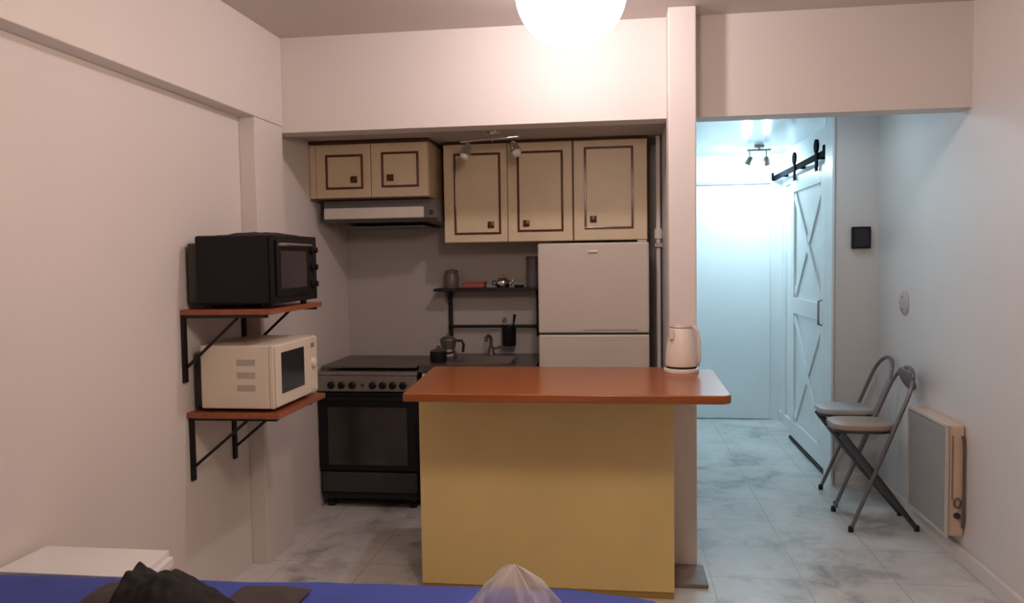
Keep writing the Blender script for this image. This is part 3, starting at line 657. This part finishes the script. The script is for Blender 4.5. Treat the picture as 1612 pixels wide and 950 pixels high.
# cover: a rounded sheet folded over the edges
def cover():
    bm = B(); nx, ny = 90, 50; g = []
    x0, x1, y0, y1 = -1.745, .115, .98, 1.925; rc = .16
    for i in range(nx+1):
        row = []
        for j in range(ny+1):
            u, v = i/nx, j/ny
            x = x0+(x1-x0)*u; y1 = 1.925+.038*(x+1.745); y = y0+(y1-y0)*v
            # superellipse-like rounding of the outline
            ex = max(0, x-(x1-rc*2.2))/(rc*2.2)
            yy = y0+(y1-.07*ex**2.2-y0)*v
            ed = min(x-x0, x1-x, (yy-y0), (y1-.07*ex**2.2-yy))
            drop = 0 if ed > .05 else (.05-ed)**2/.05*.9
            z = ZBED - drop + .006*nz.noise(Vector((x*3, yy*5, 0))) + .003*nz.noise(Vector((x*11, yy*14, 4)))
            row.append(bm.verts.new((x, yy, z)))
        g.append(row)
    for i in range(nx):
        for j in range(ny): bm.faces.new((g[i][j], g[i+1][j], g[i+1][j+1], g[i][j+1]))
    loop = [g[i][0] for i in range(nx+1)] + [g[nx][j] for j in range(1, ny+1)] + [g[i][ny] for i in range(nx-1, -1, -1)] + [g[0][j] for j in range(ny-1, 0, -1)]
    prev = loop
    for d in (.03, .12, .22, .30):
        cur = []
        for k, v in enumerate(loop):
            c = Vector((v.co.x, v.co.y, 0)); o = (c-Vector((-.83, 1.45, 0))); o = Vector((math.copysign(min(1, (abs(o.x)/.9)**8), o.x), math.copysign(min(1, (abs(o.y)/.47)**8), o.y), 0))
            w_ = .004+.008*math.sin(k*.33)*d/.3
            cur.append(bm.verts.new((v.co.x+o.x*w_, v.co.y+o.y*w_, v.co.z-d)))
        for k in range(len(loop)):
            k2 = (k+1) % len(loop); bm.faces.new((prev[k], prev[k2], cur[k2], cur[k]))
        prev = cur
    bmesh.ops.recalc_face_normals(bm, faces=bm.faces[:]); return bm
o = tag(part('bed_cover', cover(), BLUE, None, True), 'royal blue cover spread over the bed', 'bed cover')
sm = o.modifiers.new('thickness', 'SOLIDIFY'); sm.thickness = .006; sm.offset = 1

# crumpled black garment and the brown grey blanket under it
RID = [(0, 0), (.03, .07), (.08, .135), (.13, .160), (.19, .143), (.27, .135), (.40, .145), (.52, .138), (.70, .108), (.85, .078), (.96, .040), (1, 0)]
def ridge(u, v, x, y):
    for (a, ha), (b, hb) in zip(RID, RID[1:]):
        if a <= u <= b: h = ha+(hb-ha)*(u-a)/(b-a); break
    e = max(0, math.sin(PI*min(1, max(0, v))))**.55
    return h*e*(1+.10*nz.noise(Vector((x*26, y*10, 2)))+.07*nz.noise(Vector((x*50, y*45, 5))))
bm = blob(80, 40, -1.10, -.835, 1.47, 1.70, ZBED+.014, ridge)
tag(part('black_garment', bm, CLOTHB, None, True), 'crumpled black garment on the blue bed cover', 'garment')
for (x0, x1, y0, y1, hh, lab) in ((-1.31, -1.12, 1.705, 1.85, .016, 'brown grey fold of cloth left of the black garment on the bed'), (-.95, -.77, 1.705, 1.86, .022, 'brown grey fold of cloth right of the black garment on the bed')):
    bm = blob(24, 24, x0, x1, y0, y1, ZBED+.012, lambda u, v, x, y, hh=hh: .003+hump(u, v)*(hh+.01*nz.noise(Vector((x*14, y*14, 7)))))
    tag(part('folded_cloth', bm, CLOTHG, None, True), lab, 'cloth')

# clear plastic bag
def bag():
    bm = B(); n, m = 64, 26; rings = []
    c = Vector((-.214, 1.58, ZBED+.014))
    for i in range(m+1):
        s = i/m; z = s*.185
        R = .112*(1-s**1.6)**.75 + .012*(1-s) + .006
        if s < .08: R *= .93+.07*s/.08
        ring = []
        for k in range(n):
            a = 2*PI*k/n
            q = nz.noise(Vector((math.cos(a)*2.2, math.sin(a)*2.2, s*3.2)))
            fold = .10*math.sin(a*7+s*3)+.07*math.sin(a*13+1)
            q2 = nz.noise(Vector((math.cos(a)*7, math.sin(a)*7, s*9)))
            rad = R*(1+.18*q+.10*q2+fold*(.25+.75*s))
            lean = .020*s
            ring.append(bm.verts.new(c+Vector((rad*math.cos(a)-lean*.4, rad*.8*math.sin(a)+lean, z+.006*q))))
        rings.append(ring)
    for A, Q in zip(rings, rings[1:]):
        for k in range(n): bm.faces.new((A[k], A[(k+1) % n], Q[(k+1) % n], Q[k]))
    bm.faces.new(rings[0][::-1]); bm.faces.new(rings[-1]); bmesh.ops.recalc_face_normals(bm, faces=bm.faces[:]); return bm
tag(part('plastic_bag', bag(), BAGM, None, True), 'crumpled clear plastic bag standing on the blue bed cover', 'plastic bag')

# white side table between the bed and the left wall
t = thing('side_table', 'low white table in the left corner between bed and wall', 'table', (-1.52, 2.1, 0))
part('tabletop', prism(B(), [(-1.745, 1.965), (-1.308, 1.965), (-1.335, 2.165), (-1.735, 2.165)], .580, .596, .002), WHITE, t)
part('lower_panel', prism(B(), [(-1.735, 1.97), (-1.293, 1.97), (-1.320, 2.160), (-1.725, 2.160)], .552, .5795, .002), WHITE, t)
for x, y in ((-1.70, 1.992), (-1.345, 1.992), (-1.70, 2.13), (-1.365, 2.13)): part('leg', box(B(), x-.018, x+.018, y-.018, y+.018, 0, .5515, .003), WHITE, t)
